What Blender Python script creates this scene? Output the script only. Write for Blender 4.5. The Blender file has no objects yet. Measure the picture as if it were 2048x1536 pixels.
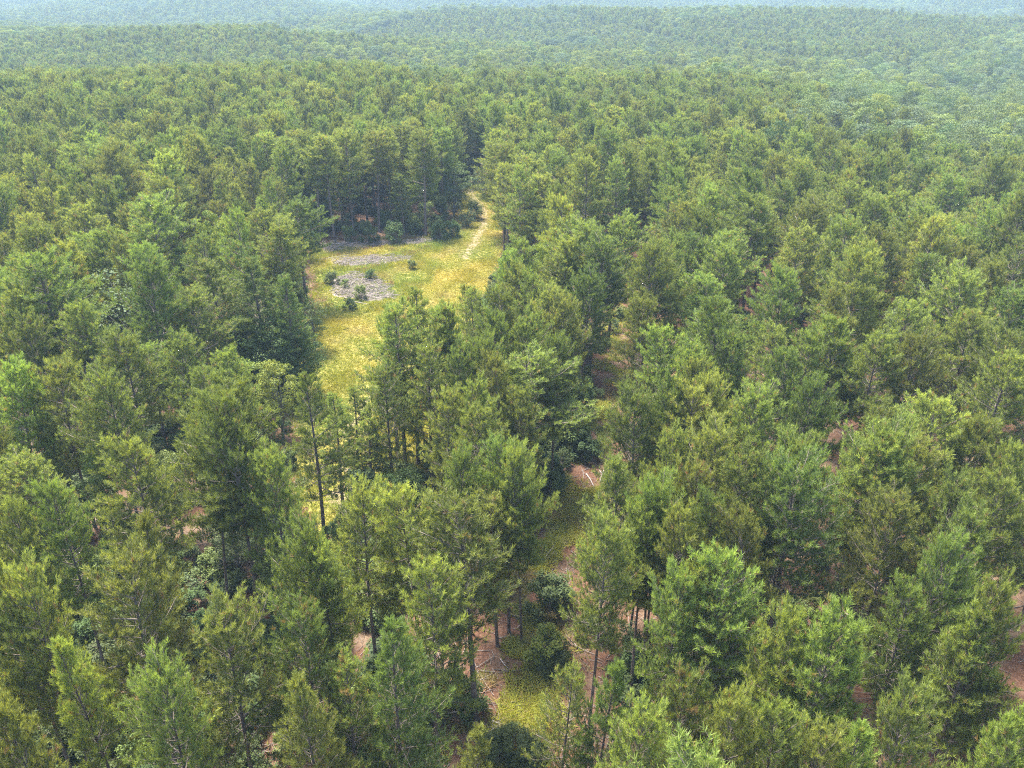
import bpy, math, random
import numpy as np
from mathutils import Vector, Matrix

scene = bpy.context.scene
C = scene.collection

# ------------------------------------------------------------------ camera
CAM_H = 48.0
PITCH = math.radians(26.0)            # below the horizon
FPX = 1656.0                          # focal length in photo pixels (2048 wide)
cam_data = bpy.data.cameras.new('camera')
cam_data.sensor_width = 36.0
cam_data.lens = FPX / 2048.0 * 36.0
cam_data.clip_start = 0.5
cam_data.clip_end = 12000.0
cam = bpy.data.objects.new('camera', cam_data)
C.objects.link(cam)
cam.location = (0, 0, CAM_H)
cam.rotation_euler = (math.pi / 2 - PITCH, 0, 0)
scene.camera = cam

# ------------------------------------------------------------------ sky, sun, exposure
SUN_EL, SUN_AZ = math.radians(68.0), math.radians(-40.0)      # azimuth from +Y towards +X
world = bpy.data.worlds.new('World')
scene.world = world
world.use_nodes = True
wn = world.node_tree.nodes
sky = wn.new('ShaderNodeTexSky')
sky.sky_type = 'NISHITA'
sky.sun_disc = False
sky.sun_elevation = SUN_EL
sky.sun_rotation = SUN_AZ
sky.air_density = 1.0
sky.dust_density = 2.5
world.node_tree.links.new(sky.outputs[0], wn['Background'].inputs[0])
wn['Background'].inputs[1].default_value = 0.15
sun_data = bpy.data.lights.new('sun', 'SUN')
sun_data.energy = 3.2
sun_data.angle = math.radians(10.0)
sun_data.color = (1.0, 0.96, 0.89)
sun = bpy.data.objects.new('sun', sun_data)
C.objects.link(sun)
sd = Vector((math.sin(SUN_AZ) * math.cos(SUN_EL), math.cos(SUN_AZ) * math.cos(SUN_EL), math.sin(SUN_EL)))
sun.rotation_euler = (-sd).to_track_quat('-Z', 'Y').to_euler()
sun.location = (0, 0, 90)
vs = scene.view_settings
vs.view_transform = 'Standard'
vs.look = 'None'
vs.gamma = 1.0
vs.use_curve_mapping = False
vs.exposure = 2.05
cy = scene.cycles
cy.max_bounces = 6
cy.diffuse_bounces = 2
cy.glossy_bounces = 1
cy.transmission_bounces = 4
cy.transparent_max_bounces = 4
cy.volume_bounces = 0
cy.use_denoising = False
cy.filter_width = 1.1

rng = np.random.default_rng(7)
random.seed(7)

# ------------------------------------------------------------------ terrain
def sstep(a, b, x):
    t = np.clip((np.asarray(x, float) - a) / (b - a), 0, 1)
    return t * t * (3 - 2 * t)

def terrain(x, y):
    x = np.asarray(x, float); y = np.asarray(y, float)
    r = np.hypot(x, y)
    z = -13.0 * sstep(300, 520, r)
    # creek valley on the right
    z = z - 8.0 * sstep(130, 230, r) * np.exp(-((x - 0.42 * y - 45) / 60.0) ** 2) * (1 - sstep(420, 600, r))
    # low ridge left of centre, long ridge on the right, rolling country behind
    z = z + 12.0 * np.exp(-((y - 640) / 85.0) ** 2 - ((x + 190) / 150.0) ** 2)
    z = z + 20.0 * np.exp(-((y - 860) / 120.0) ** 2) * sstep(40, 380, x)
    z = z + 13.0 * np.exp(-((y - 980) / 120.0) ** 2 - ((x + 420) / 240.0) ** 2)
    z = z + sstep(600, 1000, r) * (12.0 * np.sin(x / 190.0 + 1.0) * np.sin(y / 135.0 + 0.6) + 6.0 * np.sin(x / 103.0 + y / 120.0))
    z = z + 34.0 * sstep(1250, 2300, r) + 30 * sstep(2200, 3300, r)
    return z

def ss1(a, b, x):
    t = (x - a) / (b - a); t = 0.0 if t < 0 else (1.0 if t > 1 else t)
    return t * t * (3 - 2 * t)
def ter1(x, y):
    """terrain() for one point"""
    r = math.hypot(x, y); e = math.exp
    if r < 119: return 0.0
    z = -13.0 * ss1(300, 520, r)
    z -= 8.0 * ss1(130, 230, r) * e(-((x - 0.42 * y - 45) / 60.0) ** 2) * (1 - ss1(420, 600, r))
    z += 12.0 * e(-((y - 640) / 85.0) ** 2 - ((x + 190) / 150.0) ** 2)
    z += 20.0 * e(-((y - 860) / 120.0) ** 2) * ss1(40, 380, x)
    z += 13.0 * e(-((y - 980) / 120.0) ** 2 - ((x + 420) / 240.0) ** 2)
    if r > 600: z += ss1(600, 1000, r) * (12.0 * math.sin(x / 190.0 + 1.0) * math.sin(y / 135.0 + 0.6) + 6.0 * math.sin(x / 103.0 + y / 120.0))
    if r > 1250: z += 34.0 * ss1(1250, 2300, r) + 30 * ss1(2200, 3300, r)
    return z

# pixel (photo coordinates) -> viewing ray, and the points it meets
cp, sp = math.cos(PITCH), math.sin(PITCH)
def ray(px, py):
    a = (px - 1024) / FPX; b = (768 - py) / FPX
    d = np.array([a, cp + b * sp, -sp + b * cp])
    return d
def at_height(px, py, h):
    """ground position of a thing whose top, h metres above the terrain, is seen at this pixel"""
    d = ray(px, py)
    hd = math.hypot(d[0], d[1])
    s = 12.0
    prev = None
    while s < 3200:
        x, y = d[0] / hd * s, d[1] / hd * s
        zz = CAM_H + d[2] / hd * s - (ter1(x, y) + h)
        if zz <= 0:
            return x, y
        s += max(0.5, s * 0.004)
    return x, y
def project(x, y, z):
    z = z - CAM_H
    depth = y * cp - z * sp
    up = y * sp + z * cp
    return 1024 + FPX * x / depth, 768 - FPX * up / depth, depth
def poly_ground(pts):
    return np.array([at_height(px, py, 0.0) for px, py in pts])
BOXES = {}
def inside(poly, x, y):
    poly = BOXES.setdefault(id(poly), (poly, poly.tolist(), poly.min(0).tolist(), poly.max(0).tolist()))
    if not (poly[2][0] <= x <= poly[3][0] and poly[2][1] <= y <= poly[3][1]): return False
    poly = poly[1]
    n = len(poly); c = False; j = n - 1
    for i in range(n):
        xi, yi = poly[i]; xj, yj = poly[j]
        if (yi > y) != (yj > y) and x < (xj - xi) * (y - yi) / (yj - yi) + xi:
            c = not c
        j = i
    return c
def inside_np(poly, X, Y):
    c = np.zeros(X.shape, bool); n = len(poly); j = n - 1
    for i in range(n):
        xi, yi = poly[i]; xj, yj = poly[j]
        if yi != yj:
            m = ((yi > Y) != (yj > Y)) & (X < (xj - xi) * (Y - yi) / (yj - yi) + xi)
            c ^= m
        j = i
    return c

STRIP = poly_ground([(920, 372), (968, 368), (996, 432), (1000, 470), (998, 545), (960, 620), (915, 720), (905, 850),
                     (858, 930), (800, 985), (720, 1050), (640, 1075), (610, 1010), (600, 900), (582, 780), (612, 690),
                     (648, 632), (640, 560), (632, 496), (760, 500), (850, 478), (925, 448), (918, 405)])
CLEARING = poly_ground([(590, 520), (640, 484), (760, 476), (860, 476), (925, 446), (850, 510), (790, 560), (780, 612), (700, 640), (640, 625)])
LANE_C = [(1252, 545), (1243, 610), (1232, 690), (1212, 790), (1190, 880), (1172, 950), (1140, 1030), (1100, 1120), (1082, 1200),
          (1072, 1290), (1030, 1370), (985, 1450), (960, 1560)]
LANE_P = np.array([at_height(px, py, 0.0) for px, py in LANE_C])
def dist_poly(P, x, y):
    best = 1e9
    L_ = P.tolist()
    for (ax, ay), (bx, by) in zip(L_[:-1], L_[1:]):
        dx, dy = bx - ax, by - ay
        t = ((x - ax) * dx + (y - ay) * dy) / (dx * dx + dy * dy); t = 0.0 if t < 0 else (1.0 if t > 1 else t)
        best = min(best, math.hypot(x - ax - dx * t, y - ay - dy * t))
    return best
def dist_np(P, X, Y):
    best = np.full(X.shape, 1e9)
    for a, b in zip(P[:-1], P[1:]):
        d = b - a; t = np.clip(((X - a[0]) * d[0] + (Y - a[1]) * d[1]) / (d @ d), 0, 1)
        best = np.minimum(best, np.hypot(X - a[0] - d[0] * t, Y - a[1] - d[1] * t))
    return best
TRACK_C = [(700, 1035), (690, 960), (705, 880), (735, 780), (775, 680), (840, 600), (930, 520), (968, 455), (968, 425), (940, 388), (948, 350), (955, 320)]
TRACK_P = np.array([at_height(px, py, 0.0) for px, py in TRACK_C])

# ------------------------------------------------------------------ mesh helpers
def make_mesh(name, verts, tris, mats, col=None, matidx=None, smooth=False):
    me = bpy.data.meshes.new(name)
    verts = np.asarray(verts, np.float32).reshape(-1, 3); tris = np.asarray(tris, np.int32).reshape(-1, 3)
    me.vertices.add(len(verts)); me.vertices.foreach_set('co', verts.ravel())
    me.loops.add(len(tris) * 3); me.loops.foreach_set('vertex_index', tris.ravel())
    me.polygons.add(len(tris))
    me.polygons.foreach_set('loop_start', np.arange(len(tris), dtype=np.int32) * 3)
    for m in mats: me.materials.append(m)
    if matidx is not None: me.polygons.foreach_set('material_index', np.asarray(matidx, np.int32))
    if smooth: me.polygons.foreach_set('use_smooth', np.ones(len(tris), bool))
    if col is not None:
        at = me.attributes.new('tint', 'FLOAT_COLOR', 'POINT')
        at.data.foreach_set('color', np.asarray(col, np.float32).ravel())
    me.update(calc_edges=True)
    me.validate()
    return me

class Buf:
    def __init__(self): self.v = []; self.t = []; self.c = []; self.n = 0
    def add(self, v, t, c=None):
        v = np.asarray(v, np.float32).reshape(-1, 3); t = np.asarray(t, np.int32).reshape(-1, 3)
        self.v.append(v); self.t.append(t + self.n); self.n += len(v)
        if c is not None:
            c = np.asarray(c, np.float32)
            if c.ndim == 1: c = np.tile(c, (len(v), 1))
            self.c.append(c)
    def arr(self):
        if not self.v: return np.zeros((0, 3)), np.zeros((0, 3), int), None
        return np.concatenate(self.v), np.concatenate(self.t), (np.concatenate(self.c) if self.c else None)
    def mesh(self, name, mats, smooth=False):
        v, t, c = self.arr()
        return make_mesh(name, v, t, mats, c, None, smooth)

def tube(pts, radii, n):
    """tapered tube along a polyline, closed at its end"""
    pts = np.asarray(pts, float); k = len(pts)
    tang = np.gradient(pts, axis=0); tang /= np.linalg.norm(tang, axis=1, keepdims=True) + 1e-9
    ref = np.array([1.0, 0, 0]) if abs(tang[0][0]) < 0.8 else np.array([0, 1.0, 0])
    u = np.cross(tang, ref); u /= np.linalg.norm(u, axis=1, keepdims=True) + 1e-9
    w = np.cross(tang, u)
    a = np.arange(n) * 2 * math.pi / n
    r = np.asarray(radii, float)[:, None, None]
    ring = pts[:, None, :] + r * (np.cos(a)[None, :, None] * u[:, None, :] + np.sin(a)[None, :, None] * w[:, None, :])
    v = np.concatenate([ring.reshape(-1, 3), pts[-1:]], 0)
    t = []
    for i in range(k - 1):
        for j in range(n):
            p, q = i * n + j, i * n + (j + 1) % n
            t += [(p, q, q + n), (p, q + n, p + n)]
    for j in range(n): t.append(((k - 1) * n + j, (k - 1) * n + (j + 1) % n, k * n))
    return v, t

# ------------------------------------------------------------------ materials
def new_mat(name):
    m = bpy.data.materials.new(name); m.use_nodes = True
    nt = m.node_tree; nt.nodes.clear()
    return m, nt, nt.nodes, nt.links
def rgb(*c): return (c[0], c[1], c[2], 1.0)

def leaf_mat(name, a, b, tip, dead, trans=0.35, vary=0.25, rough=0.65):
    """foliage: tint.r mixes two greens, tint.g the young shoot colour, tint.b the dead colour; every plant differs a little"""
    m, nt, N, L = new_mat(name)
    out = N.new('ShaderNodeOutputMaterial')
    at = N.new('ShaderNodeAttribute'); at.attribute_name = 'tint'
    sep = N.new('ShaderNodeSeparateColor'); L.new(at.outputs['Color'], sep.inputs[0])
    mx = N.new('ShaderNodeMix'); mx.data_type = 'RGBA'
    mx.inputs['A'].default_value = rgb(*a); mx.inputs['B'].default_value = rgb(*b); L.new(sep.outputs[0], mx.inputs['Factor'])
    m2 = N.new('ShaderNodeMix'); m2.data_type = 'RGBA'
    m2.inputs['B'].default_value = rgb(*tip); L.new(mx.outputs['Result'], m2.inputs['A']); L.new(sep.outputs[1], m2.inputs['Factor'])
    m3 = N.new('ShaderNodeMix'); m3.data_type = 'RGBA'
    m3.inputs['B'].default_value = rgb(*dead); L.new(m2.outputs['Result'], m3.inputs['A']); L.new(sep.outputs[2], m3.inputs['Factor'])
    oi = N.new('ShaderNodeObjectInfo')
    hs = N.new('ShaderNodeHueSaturation')
    mr = N.new('ShaderNodeMapRange'); mr.inputs['To Min'].default_value = 0.5 - 0.022 * vary / 0.25; mr.inputs['To Max'].default_value = 0.5 + 0.018 * vary / 0.25
    L.new(oi.outputs['Random'], mr.inputs['Value']); L.new(mr.outputs[0], hs.inputs['Hue'])
    mul = N.new('ShaderNodeMath'); mul.operation = 'MULTIPLY'; mul.inputs[1].default_value = 7.31; L.new(oi.outputs['Random'], mul.inputs[0])
    fr = N.new('ShaderNodeMath'); fr.operation = 'FRACT'; L.new(mul.outputs[0], fr.inputs[0])
    mv = N.new('ShaderNodeMapRange'); mv.inputs['To Min'].default_value = 1 - vary; mv.inputs['To Max'].default_value = 1 + vary
    L.new(fr.outputs[0], mv.inputs['Value']); L.new(mv.outputs[0], hs.inputs['Value'])
    L.new(m3.outputs['Result'], hs.inputs['Color'])
    df = N.new('ShaderNodeBsdfDiffuse'); L.new(hs.outputs[0], df.inputs['Color'])
    tr = N.new('ShaderNodeBsdfTranslucent')
    br = N.new('ShaderNodeMix'); br.data_type = 'RGBA'; br.blend_type = 'MULTIPLY'; br.inputs['Factor'].default_value = 1.0
    br.inputs['B'].default_value = (1.15, 1.1, 0.55, 1); L.new(hs.outputs[0], br.inputs['A'])
    L.new(br.outputs['Result'], tr.inputs['Color'])
    ms = N.new('ShaderNodeMixShader'); ms.inputs[0].default_value = trans
    L.new(df.outputs[0], ms.inputs[1]); L.new(tr.outputs[0], ms.inputs[2])
    gl = N.new('ShaderNodeBsdfGlossy'); gl.inputs['Roughness'].default_value = rough; gl.inputs['Color'].default_value = (0.9, 0.95, 1, 1)
    mg = N.new('ShaderNodeMixShader'); mg.inputs[0].default_value = 0.02
    L.new(ms.outputs[0], mg.inputs[1]); L.new(gl.outputs[0], mg.inputs[2])
    L.new(mg.outputs[0], out.inputs['Surface'])
    return m

def rough_mat(name, c1, c2, scale, bump=0.3, detail=6.0, c3=None, obj=True, stretch=(1, 1, 1)):
    m, nt, N, L = new_mat(name)
    out = N.new('ShaderNodeOutputMaterial'); bs = N.new('ShaderNodeBsdfPrincipled')
    bs.inputs['Roughness'].default_value = 0.9; bs.inputs['Specular IOR Level'].default_value = 0.15
    tc = N.new('ShaderNodeTexCoord'); mp = N.new('ShaderNodeMapping'); mp.inputs['Scale'].default_value = stretch
    L.new(tc.outputs['Object'], mp.inputs[0])
    no = N.new('ShaderNodeTexNoise'); no.inputs['Scale'].default_value = scale; no.inputs['Detail'].default_value = detail
    no.inputs['Roughness'].default_value = 0.7
    L.new(mp.outputs[0], no.inputs['Vector'])
    cr = N.new('ShaderNodeValToRGB')
    cr.color_ramp.elements[0].position = 0.36; cr.color_ramp.elements[0].color = rgb(*c1)
    cr.color_ramp.elements[1].position = 0.66; cr.color_ramp.elements[1].color = rgb(*c2)
    if c3:
        e = cr.color_ramp.elements.new(0.52); e.color = rgb(*c3)
    L.new(no.outputs['Fac'], cr.inputs[0]); L.new(cr.outputs[0], bs.inputs['Base Color'])
    bp = N.new('ShaderNodeBump'); bp.inputs['Strength'].default_value = bump; bp.inputs['Distance'].default_value = 0.1
    L.new(no.outputs['Fac'], bp.inputs['Height']); L.new(bp.outputs[0], bs.inputs['Normal'])
    L.new(bs.outputs[0], out.inputs['Surface'])
    return m

M_PINE = leaf_mat('pine_needles', (0.066, 0.100, 0.030), (0.135, 0.178, 0.056), (0.34, 0.40, 0.070), (0.32, 0.20, 0.08), 0.42, 0.28)
M_BROAD = leaf_mat('broad_leaves', (0.068, 0.108, 0.024), (0.125, 0.165, 0.036), (0.24, 0.30, 0.06), (0.40, 0.36, 0.05), 0.28, 0.25)
M_BROADYEL = leaf_mat('yellow_green_leaves', (0.10, 0.165, 0.025), (0.16, 0.215, 0.030), (0.27, 0.29, 0.030), (0.34, 0.30, 0.03), 0.4, 0.12)
M_BROADPALE = leaf_mat('pale_leaves', (0.085, 0.135, 0.045), (0.125, 0.175, 0.065), (0.20, 0.24, 0.10), (0.24, 0.20, 0.13), 0.35, 0.15)
M_SHRUB = leaf_mat('shrub_leaves', (0.046, 0.080, 0.020), (0.085, 0.130, 0.028), (0.18, 0.22, 0.045), (0.4, 0.34, 0.05), 0.3, 0.3)
M_GRASS = leaf_mat('grass_blades', (0.42, 0.345, 0.045), (0.32, 0.315, 0.032), (0.20, 0.275, 0.026), (0.40, 0.32, 0.13), 0.35, 0.0)
M_WEED = leaf_mat('weed_leaves', (0.16, 0.21, 0.04), (0.27, 0.29, 0.045), (0.40, 0.41, 0.04), (0.34, 0.23, 0.11), 0.40, 0.1)
M_BARK = rough_mat('pine_bark', (0.075, 0.055, 0.047), (0.25, 0.195, 0.17), 9.0, 0.6, stretch=(1, 1, 0.35))
M_TWIG = rough_mat('twig_bark', (0.13, 0.105, 0.085), (0.30, 0.25, 0.20), 5.0, 0.2, 3.0)
M_GREYBARK = rough_mat('grey_bark', (0.12, 0.11, 0.10), (0.27, 0.25, 0.23), 6.0, 0.4, stretch=(1, 1, 0.4))
M_DEADWOOD = rough_mat('weathered_wood', (0.26, 0.22, 0.19), (0.52, 0.47, 0.43), 7.0, 0.4, stretch=(1, 1, 1))
M_SLASH = rough_mat('logging_slash', (0.14, 0.115, 0.095), (0.37, 0.32, 0.28), 3.0, 0.2)
def litter_mat():
    m, nt, N, L = new_mat('pine_litter')
    out = N.new('ShaderNodeOutputMaterial'); bs = N.new('ShaderNodeBsdfPrincipled')
    bs.inputs['Roughness'].default_value = 0.95; bs.inputs['Specular IOR Level'].default_value = 0.1
    tc = N.new('ShaderNodeTexCoord')
    def noise(scale, det, ro=0.65):
        n = N.new('ShaderNodeTexNoise'); n.inputs['Scale'].default_value = scale; n.inputs['Detail'].default_value = det; n.inputs['Roughness'].default_value = ro
        L.new(tc.outputs['Object'], n.inputs['Vector']); return n.outputs['Fac']
    def ramp(src, stops):
        r = N.new('ShaderNodeValToRGB'); el = r.color_ramp.elements
        for k, (p, c) in enumerate(stops):
            e = el[k] if k < 2 else el.new(p)
            e.position = p; e.color = rgb(*c)
        L.new(src, r.inputs[0]); return r.outputs[0]
    fine = ramp(noise(5.0, 8.0, 0.8), [(0.30, (0.036, 0.020, 0.013)), (0.72, (0.26, 0.155, 0.10)), (0.5, (0.115, 0.058, 0.035))])
    pale = ramp(noise(4.0, 8.0, 0.8), [(0.30, (0.075, 0.055, 0.036)), (0.72, (0.34, 0.26, 0.17)), (0.5, (0.18, 0.122, 0.078))])
    f = ramp(noise(0.22, 5.0, 0.6), [(0.47, (0, 0, 0)), (0.66, (1, 1, 1))])
    mx = N.new('ShaderNodeMix'); mx.data_type = 'RGBA'
    L.new(f, mx.inputs['Factor']); L.new(fine, mx.inputs['A']); L.new(pale, mx.inputs['B'])
    L.new(mx.outputs['Result'], bs.inputs['Base Color'])
    bp = N.new('ShaderNodeBump'); bp.inputs['Strength'].default_value = 0.8; bp.inputs['Distance'].default_value = 0.12
    L.new(noise(3.0, 8.0, 0.75), bp.inputs['Height']); L.new(bp.outputs[0], bs.inputs['Normal'])
    L.new(bs.outputs[0], out.inputs['Surface'])
    return m
M_LITTER = litter_mat()
M_STRAW = rough_mat('strip_ground', (0.22, 0.20, 0.045), (0.38, 0.29, 0.11), 0.35, 0.4, 10.0, (0.30, 0.25, 0.06))
M_TRACK = rough_mat('track_ground', (0.20, 0.155, 0.085), (0.34, 0.27, 0.165), 0.9, 0.4, 10.0)
M_CHIP = rough_mat('clearing_ground', (0.15, 0.12, 0.10), (0.36, 0.305, 0.265), 1.6, 0.6, 12.0)

# ------------------------------------------------------------------ ground
def add_obj(name, me, parent=None, label=None, cat=None, group=None, kind=None, loc=None):
    o = bpy.data.objects.new(name, me); C.objects.link(o)
    if parent is not None: o.parent = parent
    if loc is not None: o.location = loc
    if label: o['label'] = label
    if cat: o['category'] = cat
    if group: o['group'] = group
    if kind: o['kind'] = kind
    return o

gy = np.concatenate([np.arange(-60, 300, 10), np.arange(300, 1200, 20), np.arange(1200, 3900, 60)])
gx = np.concatenate([-np.arange(4000, 1000, -100), np.arange(-1000, 1001, 20), np.arange(1100, 4001, 100)])
GX, GY = np.meshgrid(gx, gy)
GZ = terrain(GX, GY)
nx = len(gx)
idx = np.arange(len(gx) * len(gy)).reshape(len(gy), nx)
a, b, c_, d_ = idx[:-1, :-1].ravel(), idx[:-1, 1:].ravel(), idx[1:, 1:].ravel(), idx[1:, :-1].ravel()
add_obj('ground', make_mesh('ground', np.stack([GX, GY, GZ], -1).reshape(-1, 3),
        np.concatenate([np.stack([a, b, c_], 1), np.stack([a, c_, d_], 1)]), [M_LITTER], smooth=True),
        label='red brown forest floor covered with pine needle litter', kind='structure')

def sheet(name, poly, mat, z, label, kind='structure', jit=0.8, cell=1.0):
    """a sheet laid over the ground inside an outline, with a ragged edge"""
    x0, y0 = poly.min(0) - 3; x1, y1 = poly.max(0) + 3
    xs = np.arange(x0, x1, cell); ys = np.arange(y0, y1, cell)
    X, Y = np.meshgrid(xs, ys)
    cx, cyy = X[:-1, :-1] + cell / 2, Y[:-1, :-1] + cell / 2
    jx = jit * (np.sin(cyy * 0.9) + np.sin(cyy * 0.37 + cx * 0.6)) ; jy = jit * (np.sin(cx * 0.8 + 1) + np.sin(cx * 0.31))
    m = inside_np(poly, cx + jx, cyy + jy)
    ii = np.arange(X.size).reshape(X.shape)
    a, b, c_, d_ = ii[:-1, :-1][m], ii[:-1, 1:][m], ii[1:, 1:][m], ii[1:, :-1][m]
    V = np.stack([X, Y, terrain(X, Y) + z + 0.0 * X], -1).reshape(-1, 3)
    t = np.concatenate([np.stack([a, b, c_], 1), np.stack([a, c_, d_], 1)])
    used = np.unique(t); remap = -np.ones(len(V), int); remap[used] = np.arange(len(used))
    return add_obj(name, make_mesh(name, V[used], remap[t], [mat], smooth=True), label=label, kind=kind)
def ribbon(P, w):
    P = np.asarray(P); t = np.gradient(P, axis=0); t /= np.linalg.norm(t, axis=1, keepdims=True)
    n = np.stack([-t[:, 1], t[:, 0]], 1)
    w = np.asarray(w)[:, None] if np.ndim(w) else w
    return np.concatenate([P + n * w, (P - n * w)[::-1]])
sheet('grass_strip_ground', STRIP, M_STRAW, 0.012, 'straw coloured soil of the mown strip between the pine stands', cell=0.8)
CHIP = []
for pts, lab in (([(640, 488), (720, 483), (800, 485), (860, 478), (930, 454), (905, 470), (840, 490), (740, 494), (648, 506)], 'grey strip of slash along the foot of the tree line'),
                 ([(662, 521), (740, 513), (815, 515), (824, 523), (740, 531), (664, 534)], 'grey strip of slash across the middle of the clearing'),
                 ([(664, 560), (700, 547), (742, 551), (772, 572), (790, 598), (745, 604), (700, 601), (664, 592)], 'pale grey slash patch at the near side of the clearing')):
    CHIP.append(poly_ground(pts))
    sheet('clearing_ground', CHIP[-1], M_CHIP, 0.024, lab, cell=0.4, jit=0.5)
def CHIPMASK(X, Y):
    m = np.zeros(X.shape, bool)
    for q in CHIP: m |= inside_np(q, X, Y)
    return m
sheet('path', ribbon(TRACK_P[6:], np.array([1.0, 1.8, 2.3, 2.2, 1.9, 1.5])), M_TRACK, 0.036,
      'pale sandy track leading from the grass up into the pines', jit=0.4, cell=0.35)
sheet('path', ribbon(TRACK_P[:4], np.array([1.1, 1.2, .7, .3])), M_TRACK, 0.036,
      'bare sandy patch of track behind the slim near stems', jit=0.7, cell=0.35)

# ------------------------------------------------------------------ pine prototypes
def unit(v): return v / (np.linalg.norm(v, axis=-1, keepdims=True) + 1e-9)

def tufts_mesh(buf, cen, dirs, m, length, width, spread, g, tipmix, deadmask):
    """needle tufts: m slim blades fan out round every shoot"""
    k = len(cen)
    ref = unit(g.normal(size=(k, m, 3)))
    d = dirs[:, None, :]
    side = unit(ref - (ref * d).sum(-1, keepdims=True) * d)
    ang = spread[0] + (spread[1] - spread[0]) * g.random((k, m, 1))
    nd = unit(np.cos(ang) * d + np.sin(ang) * side)
    base = cen[:, None, :] + d * (g.random((k, m, 1)) - 0.55) * 0.30
    ln = length * (0.7 + 0.6 * g.random((k, m, 1)))
    tip = base + nd * ln
    wv = unit(np.cross(nd, unit(g.normal(size=(k, m, 3))))) * (width * 0.5)
    mid = base + nd * ln * 0.35
    V = np.stack([base * 0.6 + mid * 0.4 - wv, base * 0.6 + mid * 0.4 + wv, tip], 2)          # k,m,3,3
    T = np.arange(k * m * 3).reshape(-1, 3)
    col = np.zeros((k, m, 3, 4), np.float32); col[..., 3] = 1
    col[..., 0] = (g.random((k, 1, 1)) * 0.7 + g.random((k, m, 1)) * 0.3)
    col[:, :, :, 1] = tipmix[:, None, None]
    col[:, :, 2, 1] = np.clip(tipmix[:, None] + 0.25, 0, 1)
    col[..., 2] = deadmask[:, None, None]
    buf.add(V.reshape(-1, 3), T, col.reshape(-1, 4))

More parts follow.
